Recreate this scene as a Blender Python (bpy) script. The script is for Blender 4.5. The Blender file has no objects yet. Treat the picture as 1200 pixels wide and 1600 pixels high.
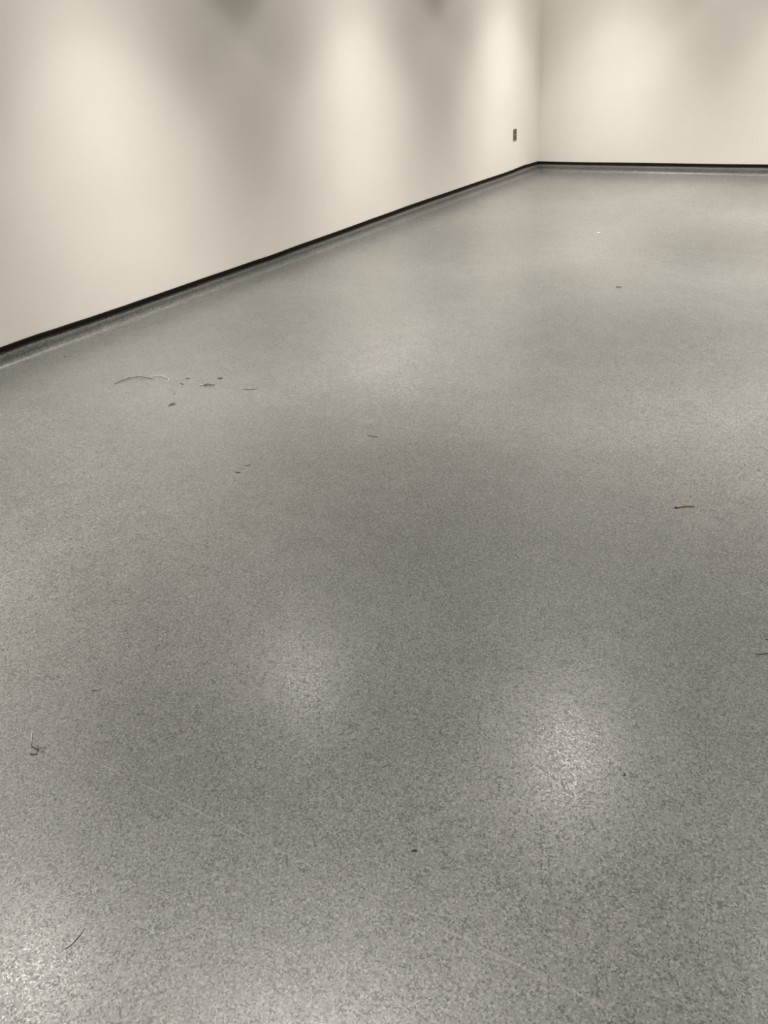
import bpy, bmesh, math, random
from mathutils import Vector, Matrix
random.seed(7)
sc = bpy.context.scene
COL = sc.collection

# ------------------------------------------------------------------ camera
# world frame: far left room corner on the floor = origin, left wall is x = 0,
# back wall is y = 0, the room lies at x > 0, y < 0
CAM = Vector((4.5687, -10.0276, 1.55))
RIGHT = Vector((0.826082, 0.559725, -0.065547))
DOWN = Vector((0.238369, -0.452436, -0.859350))
FWD = Vector((-0.510655, 0.694269, -0.507170))
cd = bpy.data.cameras.new('camera')
cam = bpy.data.objects.new('camera', cd)
COL.objects.link(cam)
m = Matrix((RIGHT, -DOWN, -FWD)).transposed().to_4x4()
m.translation = CAM
cam.matrix_world = m
cd.sensor_fit = 'VERTICAL'
cd.sensor_height = 36
cd.sensor_width = 27
cd.lens = 36 * 1250 / 1600
cd.clip_start = 0.02
sc.camera = cam

# ------------------------------------------------------------------ world, exposure
w = bpy.data.worlds.new('world')
sc.world = w
w.use_nodes = True
w.node_tree.nodes['Background'].inputs[0].default_value = (0.9, 0.95, 1.0, 1)
w.node_tree.nodes['Background'].inputs[1].default_value = 0.0
sc.view_settings.view_transform = 'Standard'
sc.view_settings.look = 'None'
sc.view_settings.gamma = 1
sc.view_settings.use_curve_mapping = False
sc.view_settings.exposure = 0.0

ROOM_X, ROOM_Y, CEIL = 10.4, -15.5, 3.3
LAMP_W = 640.0                       # each downlight
LAMP_COL = (1.0, 0.955, 0.885)
BEAM = ((0, 0.85), (10, 0.98), (17, 1.06), (22, 0.82), (29, 0.455), (35, 0.21), (40, 0.145), (44, 0.13), (47, 0.05), (50.5, 0.01), (54, 0.0))
COLS = (0.98, 3.05, 5.15, 7.25)
ROWS = (-1.05, -3.75, -6.45, -9.15, -11.85)
ROWS3 = (-1.05, -3.75, -6.45, -9.85, -12.2)
ROWS2 = (-1.05, -3.25, -5.85, -8.95, -11.6)   # the second column is staggered


# ------------------------------------------------------------------ materials
def mat(name, col, rough=0.5, metal=0.0, spec=0.5):
    M = bpy.data.materials.new(name)
    M.use_nodes = True
    b = M.node_tree.nodes['Principled BSDF']
    b.inputs['Base Color'].default_value = (*col, 1)
    b.inputs['Roughness'].default_value = rough
    b.inputs['Metallic'].default_value = metal
    b.inputs['Specular IOR Level'].default_value = spec
    return M


class NT:
    def __init__(s, M):
        s.t = M.node_tree
        s.b = s.t.nodes['Principled BSDF']
    def n(s, typ, **kw):
        x = s.t.nodes.new(typ)
        for k, v in kw.items():
            setattr(x, k, v)
        return x
    def l(s, a, b):
        s.t.links.new(a, b)
    def val(s, sock, v):
        if hasattr(v, 'is_output') or isinstance(v, bpy.types.NodeSocket):
            s.l(v, sock)
        else:
            sock.default_value = v
    def math(s, op, a, b=0.0, c=0.0, clamp=False):
        x = s.n('ShaderNodeMath', operation=op, use_clamp=clamp)
        s.val(x.inputs[0], a); s.val(x.inputs[1], b); s.val(x.inputs[2], c)
        return x.outputs[0]
    def noise(s, co, scale, detail=2.0, rough=0.5):
        x = s.n('ShaderNodeTexNoise')
        s.l(co, x.inputs['Vector'])
        x.inputs['Scale'].default_value = scale
        x.inputs['Detail'].default_value = detail
        x.inputs['Roughness'].default_value = rough
        return x.outputs['Fac']
    def ramp(s, f, lo, hi, a=0.0, b=1.0):
        x = s.n('ShaderNodeMapRange', interpolation_type='SMOOTHSTEP')
        s.val(x.inputs['Value'], f)
        x.inputs['From Min'].default_value = lo
        x.inputs['From Max'].default_value = hi
        x.inputs['To Min'].default_value = a
        x.inputs['To Max'].default_value = b
        return x.outputs['Result']
    def mix(s, f, a, b):
        x = s.n('ShaderNodeMix', data_type='RGBA')
        s.val(x.inputs[0], f)
        s.val(x.inputs[6], a if isinstance(a, bpy.types.NodeSocket) else (*a, 1))
        s.val(x.inputs[7], b if isinstance(b, bpy.types.NodeSocket) else (*b, 1))
        return x.outputs[2]
    def scratch(s, co, p, q, width, breakup):
        """mask of a thin scuff from p to q (floor metres)"""
        sx = s.n('ShaderNodeSeparateXYZ'); s.l(co, sx.inputs[0])
        dx, dy = q[0]-p[0], q[1]-p[1]
        L = math.hypot(dx, dy); dx /= L; dy /= L
        u = s.math('ADD', s.math('MULTIPLY', s.math('SUBTRACT', sx.outputs[0], p[0]), dx),
                   s.math('MULTIPLY', s.math('SUBTRACT', sx.outputs[1], p[1]), dy))
        v = s.math('ADD', s.math('MULTIPLY', s.math('SUBTRACT', sx.outputs[0], p[0]), -dy),
                   s.math('MULTIPLY', s.math('SUBTRACT', sx.outputs[1], p[1]), dx))
        v = s.math('ABSOLUTE', v)
        across = s.ramp(v, width*0.25, width, 1, 0)
        a = s.ramp(u, 0.0, L*0.08, 0, 1)
        b = s.ramp(u, L*0.9, L, 1, 0)
        return s.math('MULTIPLY', s.math('MULTIPLY', across, breakup), s.math('MULTIPLY', a, b))


def vinyl(name, scratches=()):
    M = mat(name, (0.3, 0.3, 0.28), 0.4)
    t = NT(M)
    co = t.n('ShaderNodeTexCoord').outputs['Object']
    big = t.noise(co, 0.9, 3, 0.55)
    mid = t.noise(co, 6.0, 4, 0.6)
    base = t.mix(t.ramp(big, 0.3, 0.7), (0.112, 0.111, 0.105), (0.124, 0.123, 0.116))
    base = t.mix(t.ramp(mid, 0.35, 0.7), base, (0.134, 0.133, 0.126))
    # printed chips of darker and lighter grey
    warp = t.n('ShaderNodeTexNoise'); t.l(co, warp.inputs['Vector'])
    warp.inputs['Scale'].default_value = 130
    off = t.n('ShaderNodeVectorMath', operation='MULTIPLY_ADD')
    t.l(warp.outputs['Color'], off.inputs[0])
    off.inputs[1].default_value = (0.006, 0.006, 0.0)
    t.l(co, off.inputs[2])
    v = t.n('ShaderNodeTexVoronoi'); v.inputs['Scale'].default_value = 260
    t.l(off.outputs[0], v.inputs['Vector'])
    sep = t.n('ShaderNodeSeparateColor'); t.l(v.outputs['Color'], sep.inputs[0])
    dark = t.ramp(sep.outputs[0], 0.75, 0.78, 0, 1)
    light = t.ramp(sep.outputs[1], 0.76, 0.80, 0, 1)
    clump = t.ramp(t.noise(co, 22, 2), 0.35, 0.65, 0.65, 1.0)
    c = t.mix(t.math('MULTIPLY', light, 0.45), base, (0.29, 0.287, 0.27))
    c = t.mix(t.math('MULTIPLY', t.math('MULTIPLY', dark, clump), 0.9), c, (0.030, 0.029, 0.026))
    fine = t.noise(co, 420, 2)
    c = t.mix(t.ramp(fine, 0.60, 0.72, 0, 0.35), c, (0.06, 0.059, 0.054))
    brk = t.ramp(t.noise(co, 14, 3), 0.35, 0.62, 0.15, 1.0)
    for p, q, wd, amt in scratches:
        c = t.mix(t.math('MULTIPLY', t.scratch(co, p, q, wd, brk), amt), c, (0.30, 0.295, 0.28))
    t.l(c, t.b.inputs['Base Color'])
    r = t.math('ADD', t.ramp(mid, 0.3, 0.7, 0.23, 0.26), t.ramp(sep.outputs[2], 0.0, 1.0, -0.05, 0.09))
    t.l(r, t.b.inputs['Coat Roughness'])
    t.l(t.math('MULTIPLY_ADD', dark, -0.5, COAT), t.b.inputs['Coat Weight'])
    t.b.inputs['Roughness'].default_value = BROAD
    t.b.inputs['Specular IOR Level'].default_value = 1.0
    h = t.math('ADD', t.noise(co, 260, 2, 0.6), t.math('MULTIPLY', sep.outputs[2], 0.35))
    bp = t.n('ShaderNodeBump')
    bp.inputs['Strength'].default_value = 0.20
    bp.inputs['Distance'].default_value = 0.0012
    t.l(h, bp.inputs['Height'])
    t.l(bp.outputs[0], t.b.inputs['Normal'])
    t.l(bp.outputs[0], t.b.inputs['Coat Normal'])
    return M


def paint(name, col):
    M = mat(name, col, 0.75, spec=0.25)
    t = NT(M)
    co = t.n('ShaderNodeTexCoord').outputs['Object']
    n1 = t.noise(co, 2.2, 3)
    c = t.mix(t.ramp(n1, 0.3, 0.7), col, tuple(x*0.975 for x in col))
    t.l(c, t.b.inputs['Base Color'])
    bp = t.n('ShaderNodeBump')
    bp.inputs['Strength'].default_value = 0.25
    bp.inputs['Distance'].default_value = 0.0008
    t.l(t.noise(co, 160, 3, 0.6), bp.inputs['Height'])
    t.l(bp.outputs[0], t.b.inputs['Normal'])
    return M


def plain(name, col, rough=0.5, metal=0.0, var=0.2, scale=300):
    M = mat(name, col, rough, metal)
    t = NT(M)
    co = t.n('ShaderNodeTexCoord').outputs['Object']
    c = t.mix(t.noise(co, scale, 2), tuple(x*(1-var) for x in col), tuple(min(1, x*(1+var)) for x in col))
    t.l(c, t.b.inputs['Base Color'])
    return M


COAT, BROAD = 0.85, 0.44
SCR = [((3.00, -9.308), (3.62, -9.257), 0.0030, 0.55), ((3.56, -9.262), (4.42, -9.189), 0.0030, 0.50),
       ((2.19, -7.263), (2.95, -7.190), 0.016, 0.20), ((2.85, -7.192), (3.30, -7.158), 0.016, 0.20),
       ((2.54, -7.83), (2.52, -7.68), 0.008, 0.35)]
M_floor = vinyl('speckled_grey_vinyl', SCR)
M_cove = vinyl('speckled_grey_vinyl_cove')
for _l in list(M_cove.node_tree.links):       # the upstand has lost its sheen
    if _l.to_socket.name == 'Coat Weight':
        M_cove.node_tree.links.remove(_l)
M_cove.node_tree.nodes['Principled BSDF'].inputs['Coat Weight'].default_value = 0.12
M_cove.node_tree.nodes['Principled BSDF'].inputs['Specular IOR Level'].default_value = 0.4
M_wall = paint('white_wall_paint', (0.85, 0.815, 0.765))
M_ceil = paint('ceiling_paint', (0.25, 0.247, 0.24))
M_cap = plain('black_vinyl_capping', (0.007, 0.006, 0.005), 0.75, 0, 0.2, 40)
M_cap.node_tree.nodes['Principled BSDF'].inputs['Specular IOR Level'].default_value = 0.15
M_steel = plain('dull_grey_metal', (0.16, 0.145, 0.12), 0.5, 0.3, 0.12, 90)
M_socket = plain('dark_grey_socket_plastic', (0.10, 0.09, 0.075), 0.5)
M_slot = mat('slot_dark', (0.01, 0.01, 0.01), 0.8)
M_white = plain('white_enamel', (0.8, 0.8, 0.78), 0.35)
M_alu = plain('satin_reflector', (0.6, 0.6, 0.6), 0.3, 0.8)
M_hair = plain('dark_fibre', (0.035, 0.030, 0.024), 0.6)
M_grey = plain('grey_fibre', (0.10, 0.095, 0.085), 0.7)
M_pale = plain('pale_fibre', (0.62, 0.60, 0.55), 0.5)
M_pale2 = plain('pale_strand', (0.55, 0.53, 0.48), 0.5)
M_gold = plain('tan_twig', (0.17, 0.115, 0.045), 0.6, 0, 0.5, 120)
M_chip = plain('white_chip', (0.85, 0.84, 0.80), 0.5)
M_lens = bpy.data.materials.new('lamp_lens')
M_lens.use_nodes = True
_b = M_lens.node_tree.nodes['Principled BSDF']
_b.inputs['Emission Color'].default_value = (*LAMP_COL, 1)
_b.inputs['Emission Strength'].default_value = 22


# ------------------------------------------------------------------ mesh helpers
def link_mesh(name, bm, material, parent=None, smooth=False):
    bmesh.ops.recalc_face_normals(bm, faces=bm.faces)
    me = bpy.data.meshes.new(name)
    bm.to_mesh(me); bm.free()
    me.materials.append(material)
    if smooth:
        for p in me.polygons:
            p.use_smooth = True
    o = bpy.data.objects.new(name, me)
    COL.objects.link(o)
    if parent:
        o.parent = parent
    return o


def box(bm, lo, hi, bev=0.0):
    r = bmesh.ops.create_cube(bm, size=1)
    for v in r['verts']:
        v.co = Vector([lo[i] + (v.co[i]+0.5)*(hi[i]-lo[i]) for i in range(3)])
    if bev:
        es = set(e for v in r['verts'] for e in v.link_edges)
        bmesh.ops.bevel(bm, geom=list(es), offset=bev, segments=2, affect='EDGES')


def struct(name, bm, material, smooth=False):
    o = link_mesh(name, bm, material, None, smooth)
    o['kind'] = 'structure'
    return o


def thing(name, label, cat, loc, group=None):
    o = bpy.data.objects.new(name, None)
    o.empty_display_size = 0.05
    COL.objects.link(o)
    o.location = loc
    o['label'] = label; o['category'] = cat
    if group:
        o['group'] = group
    return o


def tag(o, label, cat, group=None):
    o['label'] = label; o['category'] = cat
    if group:
        o['group'] = group
    return o


# ------------------------------------------------------------------ room shell
def boxobj(name, lo, hi, mt):
    bm = bmesh.new(); box(bm, lo, hi)
    return struct(name, bm, mt)

boxobj('floor', (0, ROOM_Y, -0.1), (ROOM_X, 0, 0), M_floor)
boxobj('wall_left', (-0.12, ROOM_Y-0.12, -0.1), (0, 0.12, CEIL+0.1), M_wall)
boxobj('wall_back', (0, 0, -0.1), (ROOM_X, 0.12, CEIL+0.1), M_wall)
boxobj('wall_right', (ROOM_X, ROOM_Y-0.12, -0.1), (ROOM_X+0.12, 0.12, CEIL+0.1), M_wall)
boxobj('wall_front', (0, ROOM_Y-0.12, -0.1), (ROOM_X, ROOM_Y, CEIL+0.1), M_wall)

# ceiling slab with a real round opening for every downlight
RH = 0.075
bm = bmesh.new()
xs = [0.0] + [0.5*(COLS[i]+COLS[i+1]) for i in range(3)] + [ROOM_X]
NS = 32
LAMPS = [[(cx, cy) for cy in (ROWS, ROWS2, ROWS3, ROWS)[i]] for i, cx in enumerate(COLS)]
for i, col in enumerate(LAMPS):
    R_ = [q[1] for q in col]
    ys = [0.0] + [0.5*(R_[k]+R_[k+1]) for k in range(len(R_)-1)] + [ROOM_Y]
    for j, (cx, cy) in enumerate(col):
        x0, x1, y1, y0 = xs[i], xs[i+1], ys[j], ys[j+1]
        inner, outer = [], []
        for k in range(NS):
            a = 2*math.pi*(k+0.5)/NS
            c, s = math.cos(a), math.sin(a)
            inner.append(bm.verts.new((cx+RH*c, cy+RH*s, CEIL)))
            tt = []
            if c > 1e-6: tt.append((x1-cx)/c)
            if c < -1e-6: tt.append((x0-cx)/c)
            if s > 1e-6: tt.append((y1-cy)/s)
            if s < -1e-6: tt.append((y0-cy)/s)
            T = min(tt)
            outer.append(bm.verts.new((cx+T*c, cy+T*s, CEIL)))
        corners = [(x1, y1), (x0, y1), (x0, y0), (x1, y0)]
        for k in range(NS):
            k2 = (k+1) % NS
            bm.faces.new((inner[k], outer[k], outer[k2], inner[k2]))
            A, B = outer[k].co, outer[k2].co
            if abs(A.x-B.x) > 1e-5 and abs(A.y-B.y) > 1e-5:
                cc = min(corners, key=lambda q: (q[0]-A.x)**2+(q[1]-A.y)**2)
                bm.faces.new((outer[k], bm.verts.new((cc[0], cc[1], CEIL)), outer[k2]))
bmesh.ops.remove_doubles(bm, verts=bm.verts, dist=1e-5)
# void above the ceiling closed by an upper deck
box(bm, (0, ROOM_Y, CEIL+0.16), (ROOM_X, 0, CEIL+0.26))
struct('ceiling', bm, M_ceil)


# coved skirting: quarter round at the floor, thin upstand to 9 cm
R_C, T_C = 0.045, 0.004
prof = [(R_C+T_C+0.012, 0.0004)]
for k in range(13):
    a = math.radians(90*k/12)
    prof.append((T_C + R_C - R_C*math.sin(a), 0.0006 + R_C - R_C*math.cos(a)))
prof.append((T_C, 0.098))
prof.append((0.0005, 0.0985))

def sweep(bm, fn, ts, prof, close=False):
    rows = []
    for t in ts:
        rows.append([bm.verts.new(fn(t, d, z)) for d, z in prof])
    n = len(prof)
    for a, b in zip(rows, rows[1:]):
        for k in range(n if close else n-1):
            k2 = (k+1) % n
            bm.faces.new((a[k], b[k], b[k2], a[k2]))
    if close:
        bm.faces.new(rows[0]); bm.faces.new(rows[-1])

rs = random.Random(3)
# the hand-laid cove is a little uneven along its length
def wob(y, s=0.0):
    return 0.0016*math.sin(1.7*y+s) + 0.001*math.sin(4.3*y+1.3+s) + 0.0006*math.sin(11*y+s)

def leftfn(t, d, z):
    k = d/(R_C+T_C) if z < R_C else 0.05
    return Vector((d + (wob(t) if d > 0.006 else 0)*k*1.2, min(t, -d), z))
ts = [ROOM_Y + (0-ROOM_Y)*i/220 for i in range(221)]
bm = bmesh.new(); sweep(bm, leftfn, ts, prof)
struct('baseboard_left', bm, M_cove, True)
def backfn(t, d, z):
    k = d/(R_C+T_C) if z < R_C else 0.05
    return Vector((max(t, d), -d - (wob(t, 2) if d > 0.006 else 0)*k*1.2, z))
ts = [ROOM_X*i/140 for i in range(141)]
bm = bmesh.new(); sweep(bm, backfn, ts, prof)
struct('baseboard_back', bm, M_cove, True)

# black capping strip, wavering as it was laid
WL = [(-16, .106), (-9.0, .104), (-7.55, .108), (-7.33, .110), (-7.10, .106), (-6.85, .102), (-6.58, .100), (-5.85, .100),
      (-5.50, .098), (-5.31, .098), (-5.12, .095), (-4.71, .100), (-4.26, .101), (-3.45, .107), (-2.88, .111),
      (-2.24, .109), (-1.53, .108), (-0.90, .1045), (-0.73, .106), (-0.55, .111), (-0.42, .114), (-0.20, .108), (0, .104)]
WB = [(0, .104), (.5, .102), (1.29, .105), (2.02, .105), (2.69, .108), (4, .106), (11, .105)]
def interp(tab, t):
    for (a, u), (b, v) in zip(tab, tab[1:]):
        if a <= t <= b:
            f = (t-a)/(b-a); f = f*f*(3-2*f)
            return u+(v-u)*f
    return tab[-1][1]
hs = 0.0145
capprof = [(0.0003, -hs), (0.0075, -hs), (0.009, -hs+0.002), (0.009, hs-0.004), (0.006, hs), (0.0003, hs)]
bm = bmesh.new()
sweep(bm, lambda t, d, z: Vector((d, min(t, -d), interp(WL, t)+z)), [ROOM_Y-ROOM_Y*i/480 for i in range(481)], capprof, True)
struct('trim_1', bm, M_cap)
bm = bmesh.new()
sweep(bm, lambda t, d, z: Vector((max(t, d), -d, interp(WB, t)+z*0.85)), [ROOM_X*i/200 for i in range(201)], capprof, True)
struct('trim_2', bm, M_cap)
# the two sides behind and beside the camera carry the same skirting
bm = bmesh.new(); box(bm, (ROOM_X-0.006, ROOM_Y, 0.0), (ROOM_X, 0, 0.092)); struct('baseboard_right', bm, M_cove)
bm = bmesh.new(); box(bm, (0.07, ROOM_Y, 0.0), (ROOM_X-0.01, ROOM_Y+0.006, 0.092)); struct('baseboard_front', bm, M_cove)
bm = bmesh.new(); box(bm, (ROOM_X-0.009, ROOM_Y, 0.0915), (ROOM_X, -0.01, 0.12)); struct('trim_3', bm, M_cap)
bm = bmesh.new(); box(bm, (0.01, ROOM_Y, 0.0915), (ROOM_X-0.01, ROOM_Y+0.009, 0.12)); struct('trim_4', bm, M_cap)


# ------------------------------------------------------------------ downlights
def lathe(bm, prof, n=40):
    rows = []
    for k in range(n):
        a = 2*math.pi*k/n
        rows.append([bm.verts.new((r*math.cos(a), r*math.sin(a), z)) for r, z in prof])
    for k in range(n):
        a, b = rows[k], rows[(k+1) % n]
        for i in range(len(prof)-1):
            bm.faces.new((a[i], b[i], b[i+1], a[i+1]))

LIGHT = bpy.data.lights.new('downlight_lamp', 'SPOT')
LIGHT.energy = LAMP_W
LIGHT.color = LAMP_COL
LIGHT.spot_size = math.radians(116)
LIGHT.spot_blend = 0.1
# measured-style beam: intensity against angle from straight down
LIGHT.use_nodes = True
_t = LIGHT.node_tree
_e = _t.nodes['Emission']
_g = _t.nodes.new('ShaderNodeNewGeometry')
_s = _t.nodes.new('ShaderNodeSeparateXYZ')
_t.links.new(_g.outputs['Incoming'], _s.inputs[0])
def _m(op, a, b=None):
    n = _t.nodes.new('ShaderNodeMath'); n.operation = op
    _t.links.new(a, n.inputs[0])
    if b is not None:
        n.inputs[1].default_value = b
    return n.outputs[0]
_ang = _m('ARCCOSINE', _m('ABSOLUTE', _s.outputs[2]))
_c = _t.nodes.new('ShaderNodeFloatCurve')
_t.links.new(_m('DIVIDE', _ang, math.radians(60)), _c.inputs['Value'])
_cv = _c.mapping.curves[0]
_cv.points[0].location = (0, BEAM[0][1])
_cv.points[1].location = (1, 0)
for a_, i_ in BEAM[1:]:
    _cv.points.new(a_/60, i_)
_c.mapping.update()
_t.links.new(_c.outputs[0], _e.inputs['Strength'])
LIGHT.shadow_soft_size = 0.05

FILL_LAMP = LIGHT.copy()
FILL_LAMP.energy = LAMP_W*0.36

def make_downlight():
    t = thing('recessed_downlight', '', 'downlight', (0, 0, CEIL))
    bm = bmesh.new()
    lathe(bm, [(0.072, -0.0005), (0.090, -0.0008), (0.092, -0.003), (0.088, -0.006), (0.074, -0.005), (0.072, -0.0005)])
    link_mesh('trim_ring', bm, M_white, t, True)
    bm = bmesh.new()
    lathe(bm, [(0.0735, 0.0), (0.071, 0.008), (0.0685, 0.014), (0.066, 0.05), (0.03, 0.06)])
    link_mesh('reflector', bm, M_alu, t, True)
    bm = bmesh.new()
    lathe(bm, [(0.068, 0.0135), (0.04, 0.0115), (0.0005, 0.011)])
    link_mesh('lens', bm, M_lens, t, True)
    l = bpy.data.objects.new('lamp', LIGHT)
    COL.objects.link(l); l.parent = t
    l.location = (0, 0, -0.004)
    return t

def dup(src):
    r = src.copy(); COL.objects.link(r)
    for ch in list(src.children):
        c = ch.copy(); COL.objects.link(c); c.parent = r
    return r

proto = make_downlight()
first = True
rown = ['nearest the back wall', 'second from the back wall', 'third from the back wall',
        'fourth from the back wall', 'fifth from the back wall']
coln = ['line beside the left wall', 'second line from the left', 'third line from the left', 'fourth line from the left']
for i, col in enumerate(LAMPS):
    for j, (cx, cy) in enumerate(col):
        o = proto if first else dup(proto)
        first = False
        o.location = (cx, cy, CEIL)
        if cy in (ROWS2[3], ROWS3[3]):       # two unseen fittings added to brighten the near floor, at reduced power
            for ch in o.children:
                if ch.type == 'LIGHT':
                    ch.data = FILL_LAMP
        o['label'] = 'round ceiling downlight, %s, %s' % (coln[i], rown[j])
        o['group'] = 'ceiling downlights'


# ------------------------------------------------------------------ wall outlet (left wall, near the far corner)
t = thing('wall_outlet', 'small grey duplex power outlet low on the left wall near the far corner', 'outlet', (0, -0.675, 0.497))
bm = bmesh.new(); box(bm, (0.0002, -0.042, -0.060), (0.006, 0.042, 0.060), 0.002)
link_mesh('cover_plate', bm, M_steel, t)
for s in (1, -1):
    bm = bmesh.new()
    ring = []
    for k in range(28):
        a = 2*math.pi*k/28
        ring.append((0.0185*math.cos(a), max(-0.0145, min(0.0145, 0.0185*math.sin(a)))))
    f0 = [bm.verts.new((0.0055, y, z)) for y, z in ring]
    f1 = [bm.verts.new((0.0085, y*0.96, z*0.96)) for y, z in ring]
    bm.faces.new(f1)
    for k in range(28):
        bm.faces.new((f0[k], f0[(k+1) % 28], f1[(k+1) % 28], f1[k]))
    so = link_mesh('socket', bm, M_socket, t)
    so.location = (0, 0, s*0.026)
    bm = bmesh.new()
    box(bm, (0.0080, -0.0085, -0.002), (0.0088, -0.0065, 0.008))
    box(bm, (0.0080, 0.0060, -0.001), (0.0088, 0.0080, 0.007))
    box(bm, (0.0080, -0.0022, -0.0105), (0.0088, 0.0022, -0.0065))
    link_mesh('slots', bm, M_slot, so)
bm = bmesh.new()
bmesh.ops.create_cone(bm, cap_ends=True, segments=16, radius1=0.0035, radius2=0.003, depth=0.0015,
                      matrix=Matrix.Translation((0.0066, 0, 0)) @ Matrix.Rotation(math.pi/2, 4, 'Y'))
link_mesh('screw', bm, M_alu, t)


# ------------------------------------------------------------------ debris lying on the floor
def smooth_path(pts, n=8):
    out = []
    P = [Vector(p) for p in pts]
    for i in range(len(P)-1):
        p0, p1, p2, p3 = P[max(i-1, 0)], P[i], P[i+1], P[min(i+2, len(P)-1)]
        for k in range(n):
            u = k/n
            out.append(0.5*((2*p1)+(p2-p0)*u+(2*p0-5*p1+4*p2-p3)*u*u+(3*p1-p0-3*p2+p3)*u**3))
    out.append(P[-1])
    return out

def tube(bm, pts, rad, taper=0.5, flat=1.0, n=8):
    """pts: floor metres (x, y, lift); lift is height of the strand's underside"""
    P = smooth_path([(x, y, z+rad*flat+0.0003) for x, y, z in pts], n)
    N, rows = len(P), []
    for i, p in enumerate(P):
        d = (P[min(i+1, N-1)]-P[max(i-1, 0)])
        d.normalize()
        side = d.cross(Vector((0, 0, 1))); side.normalize()
        up = side.cross(d)
        u = abs(2*i/(N-1)-1)
        r = rad*(1-(1-taper)*u**3)
        rows.append([bm.verts.new(p+side*(r*math.cos(a))+up*(r*flat*math.sin(a)))
                     for a in [2*math.pi*k/8 for k in range(8)]])
    for a, b in zip(rows, rows[1:]):
        for k in range(8):
            bm.faces.new((a[k], a[(k+1) % 8], b[(k+1) % 8], b[k]))
    bm.faces.new(rows[0]); bm.faces.new(rows[-1])

def crumb(bm, x, y, r, seed, flat=0.5):
    rr = random.Random(seed)
    g = bmesh.ops.create_icosphere(bm, subdivisions=2, radius=r)
    ph = [rr.uniform(0, 6) for _ in range(3)]
    for v in g['verts']:
        k = 1+0.25*math.sin(3*v.co.x/r+ph[0])+0.2*math.sin(4*v.co.y/r+ph[1])
        v.co = Vector((v.co.x*k, v.co.y*k, v.co.z*flat))
    mz = min(v.co.z for v in g['verts'])
    for v in g['verts']:
        v.co += Vector((x, y, -mz+0.0003))

def strand(name, label, cat, pts, rad, mt, taper=0.5, group=None, flat=1.0):
    bm = bmesh.new()
    o0 = Vector((pts[0][0], pts[0][1], 0))
    tube(bm, [(p[0]-o0.x, p[1]-o0.y, p[2] if len(p) > 2 else 0.0) for p in pts], rad, taper, flat)
    o = link_mesh(name, bm, mt, None, True)
    o.location = o0
    return tag(o, label, cat, group)

def bit(name, label, cat, x, y, r, mt, seed, flat=0.5, group=None):
    bm = bmesh.new(); crumb(bm, 0, 0, r, seed, flat)
    o = link_mesh(name, bm, mt, None, True)
    o.location = (x, y, 0)
    return tag(o, label, cat, group)

# the big curved strands by the left wall
strand('dry_stalk', 'long dark curved strand lying on the floor near the left wall', 'strand',
       [(0.8855, -7.4579), (0.8857, -7.3947, .002), (0.9166, -7.3379, .004), (0.9697, -7.3137, .004), (1.0496, -7.3093, .001)],
       0.0021, M_hair, 0.35)
strand('curled_strand', 'pale hooked strand touching the tip of the long dark strand', 'strand',
       [(1.0009, -7.2942), (1.0232, -7.2571, .003), (1.0742, -7.2555, .005), (1.120, -7.266, .003), (1.1472, -7.2962)],
       0.0019, M_pale2, 0.6)
# a small clump of lint with a pale end
t = thing('lint_clump', 'small dark lint clump with a pale end, right of the pale hooked strand', 'lint', (1.395, -7.235, 0))
for nm, pts, r, mt in (('fibre', [(1.3750, -7.246), (1.392, -7.228, .003), (1.4188, -7.2332, .002), (1.4251, -7.2151)], 0.0024, M_hair),
                       ('fibre', [(1.372, -7.238), (1.385, -7.250, .002), (1.400, -7.243)], 0.0016, M_grey),
                       ('pale_tip', [(1.3600, -7.2600), (1.3660, -7.2530, .001), (1.3745, -7.2470)], 0.0021, M_pale)):
    bm = bmesh.new(); tube(bm, [(p[0]-1.395, p[1]+7.235, p[2] if len(p) > 2 else 0) for p in pts], r, 0.6)
    link_mesh(nm, bm, mt, t, True)
strand('lint_fleck', 'tiny dark fleck just above and right of the small lint clump', 'fleck', [(1.378, -7.140), (1.386, -7.129), (1.396, -7.119)], 0.0024, M_hair)
strand('thread', 'short straight thin thread, rightmost of the litter near the left wall', 'thread',
       [(1.6194, -7.1955), (1.6614, -7.181), (1.6874, -7.1542)], 0.0012, M_grey)
t = thing('fluff_tuft', 'small grey fluff tuft below the long dark strand', 'fluff', (1.4155, -7.518, 0))
for pts in ([(1.4226, -7.5389), (1.4125, -7.5162, .002), (1.4152, -7.4964, .004), (1.4285, -7.5178)],
            [(1.404, -7.528), (1.418, -7.522, .003), (1.431, -7.500, .001)],
            [(1.411, -7.540), (1.421, -7.526, .002), (1.412, -7.508)],
            [(1.400, -7.516), (1.412, -7.507, .004), (1.425, -7.509)]):
    bm = bmesh.new(); tube(bm, [(p[0]-1.4155, p[1]+7.518, p[2] if len(p) > 2 else 0) for p in pts], 0.0012, 0.6)
    link_mesh('fibre', bm, M_grey, t, True)
bit('grit', 'dark grit speck alone on the floor closest to the left wall', 'grit', 0.1906, -7.2689, 0.0045, M_hair, 1)
bit('lint_fleck', 'tiny fleck just above the small grey fluff tuft', 'fleck', 1.316, -7.404, 0.0034, M_hair, 2)
strand('lint_fleck', 'faint grey fleck between the pale hooked strand and the lint clump, upper one', 'fleck', [(1.2005, -7.2141), (1.214, -7.210), (1.2284, -7.2067)], 0.0017, M_grey)
strand('lint_fleck', 'faint grey fleck between the pale hooked strand and the lint clump, lower one', 'fleck', [(1.2254, -7.2811), (1.242, -7.283), (1.2568, -7.2822)], 0.0015, M_grey)

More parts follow.
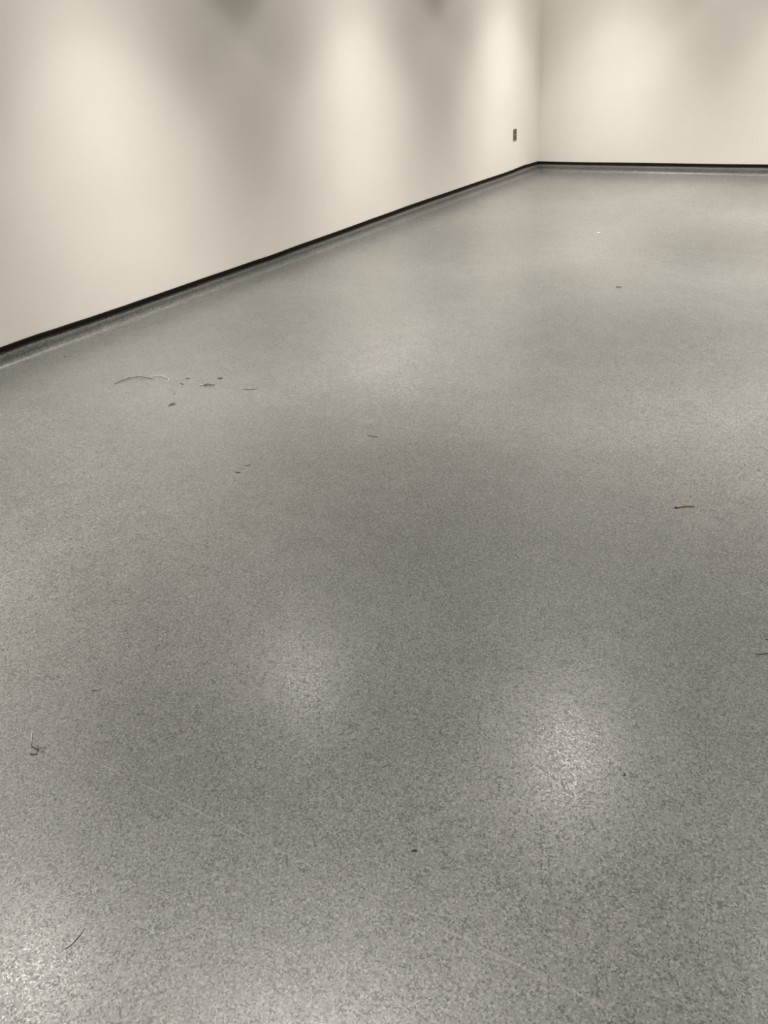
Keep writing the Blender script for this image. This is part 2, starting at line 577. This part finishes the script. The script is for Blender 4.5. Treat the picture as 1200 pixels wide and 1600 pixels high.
# tan twig on the right
t = thing('twig', 'small tan brown twig lying alone on the right of the floor', 'twig', (3.976, -7.357, 0))
pts = [(3.9496, -7.3785), (3.9643, -7.3656, .0012), (3.983, -7.3505, .0018), (4.0054, -7.3403, .0005)]
bm = bmesh.new(); tube(bm, [(p[0]-3.976, p[1]+7.357, p[2] if len(p) > 2 else 0) for p in pts], 0.0028, 0.75, 0.8)
link_mesh('stem', bm, M_gold, t, True)
bm = bmesh.new(); crumb(bm, 3.9500-3.976, -7.3780+7.357, 0.0042, 5, 0.8)
o = link_mesh('broken_end', bm, M_hair, t, True)
o['label'] = 'dark broken end'

# tangle of fibres on the left
t = thing('fibre_tangle', 'spidery tangle of dark fibres with one upright pale hair, at the left edge', 'fibre', (2.883, -9.358, 0))
for nm, pts, r, mt in (
        ('pale_fibre', [(2.8149, -9.3238, .001), (2.8321, -9.3378, .003), (2.8478, -9.3497, .001)], 0.0008, M_pale),
        ('fibre', [(2.8530, -9.3530), (2.8620, -9.3590, .002), (2.8748, -9.3596, .002), (2.8860, -9.3575)], 0.0011, M_hair),
        ('fibre', [(2.8780, -9.3750), (2.8830, -9.3765, .002), (2.8905, -9.3755, .002), (2.8960, -9.3690), (2.8885, -9.3620)], 0.0011, M_hair),
        ('fibre', [(2.8720, -9.3480), (2.8810, -9.3530, .002), (2.8927, -9.3620, .002)], 0.0009, M_hair),
        ('fibre', [(2.8870, -9.3590), (2.8915, -9.3560, .003), (2.8956, -9.3448, .002), (2.9001, -9.3421)], 0.0008, M_hair),
        ('fibre', [(2.8990, -9.3600), (2.9030, -9.3570, .002), (2.9045, -9.3500)], 0.0008, M_grey)):
    bm = bmesh.new(); tube(bm, [(p[0]-2.883, p[1]+9.358, p[2] if len(p) > 2 else 0) for p in pts], r, 0.5)
    link_mesh(nm, bm, mt, t, True)

strand('hair', 'single dark curved hair in the bright patch at the lower left', 'hair',
       [(3.4112, -9.6634), (3.4152, -9.6523), (3.4151, -9.6364), (3.4128, -9.6218), (3.4098, -9.6114)], 0.00075, M_hair, 0.5)
strand('short_fibre', 'short dark fibre in mid floor, the lower darker of a close pair', 'fibre', [(2.2532, -7.9279), (2.265, -7.927), (2.2775, -7.922)], 0.0015, M_hair)
strand('short_fibre', 'short grey fibre in mid floor, the upper fainter of a close pair', 'fibre', [(2.2494, -7.8634), (2.2580, -7.8550), (2.264, -7.8424)], 0.0012, M_grey)
strand('thin_fibre', 'thin grey fibre alone above the centre of the floor', 'fibre', [(2.5521, -7.3691), (2.5813, -7.3699), (2.609, -7.3638)], 0.0012, M_grey)
strand('paint_chip', 'tiny white chip on the far floor in front of the back wall', 'chip', [(2.000, -3.153), (2.009, -3.138), (2.0186, -3.1230)], 0.0062, M_chip, 0.6, None, 0.6)
strand('lint_fleck', 'tiny grey fleck on the far floor, nearer than the white chip', 'fleck', [(2.7247, -4.669), (2.745, -4.667), (2.7668, -4.6619)], 0.0030, M_grey)
strand('curved_fibre', 'dark wavy fibre crossing the right edge of the picture', 'fibre',
       [(4.3756, -8.0638), (4.3903, -8.0616), (4.4014, -8.0506), (4.4175, -8.0399)], 0.0010, M_hair)
strand('short_fibre', 'tiny dark fibre at the right edge just above the wavy fibre', 'fibre', [(4.3877, -7.9867), (4.3920, -7.9880), (4.3990, -7.9885)], 0.0012, M_hair)
strand('crumb', 'tiny dark crumb in the lower middle of the floor, near the long scuff', 'crumb', [(3.8929, -9.1029), (3.8977, -9.0972), (3.9030, -9.0953)], 0.0016, M_hair)
bit('crumb', 'round dark crumb beside the brightest glare patch on the right', 'crumb', 4.2167, -8.6606, 0.0030, M_hair, 9)
strand('short_fibre', 'short dark fibre above the spidery tangle on the left', 'fibre', [(2.8247, -9.1352), (2.8330, -9.1310), (2.8412, -9.1256)], 0.0009, M_hair)
bit('crumb', 'small dark crumb left of the middle glare patch', 'crumb', 2.8287, -8.5703, 0.0022, M_hair, 11)
bit('crumb', 'small dark crumb in the very middle of the floor', 'crumb', 3.0331, -7.7819, 0.0024, M_hair, 12)
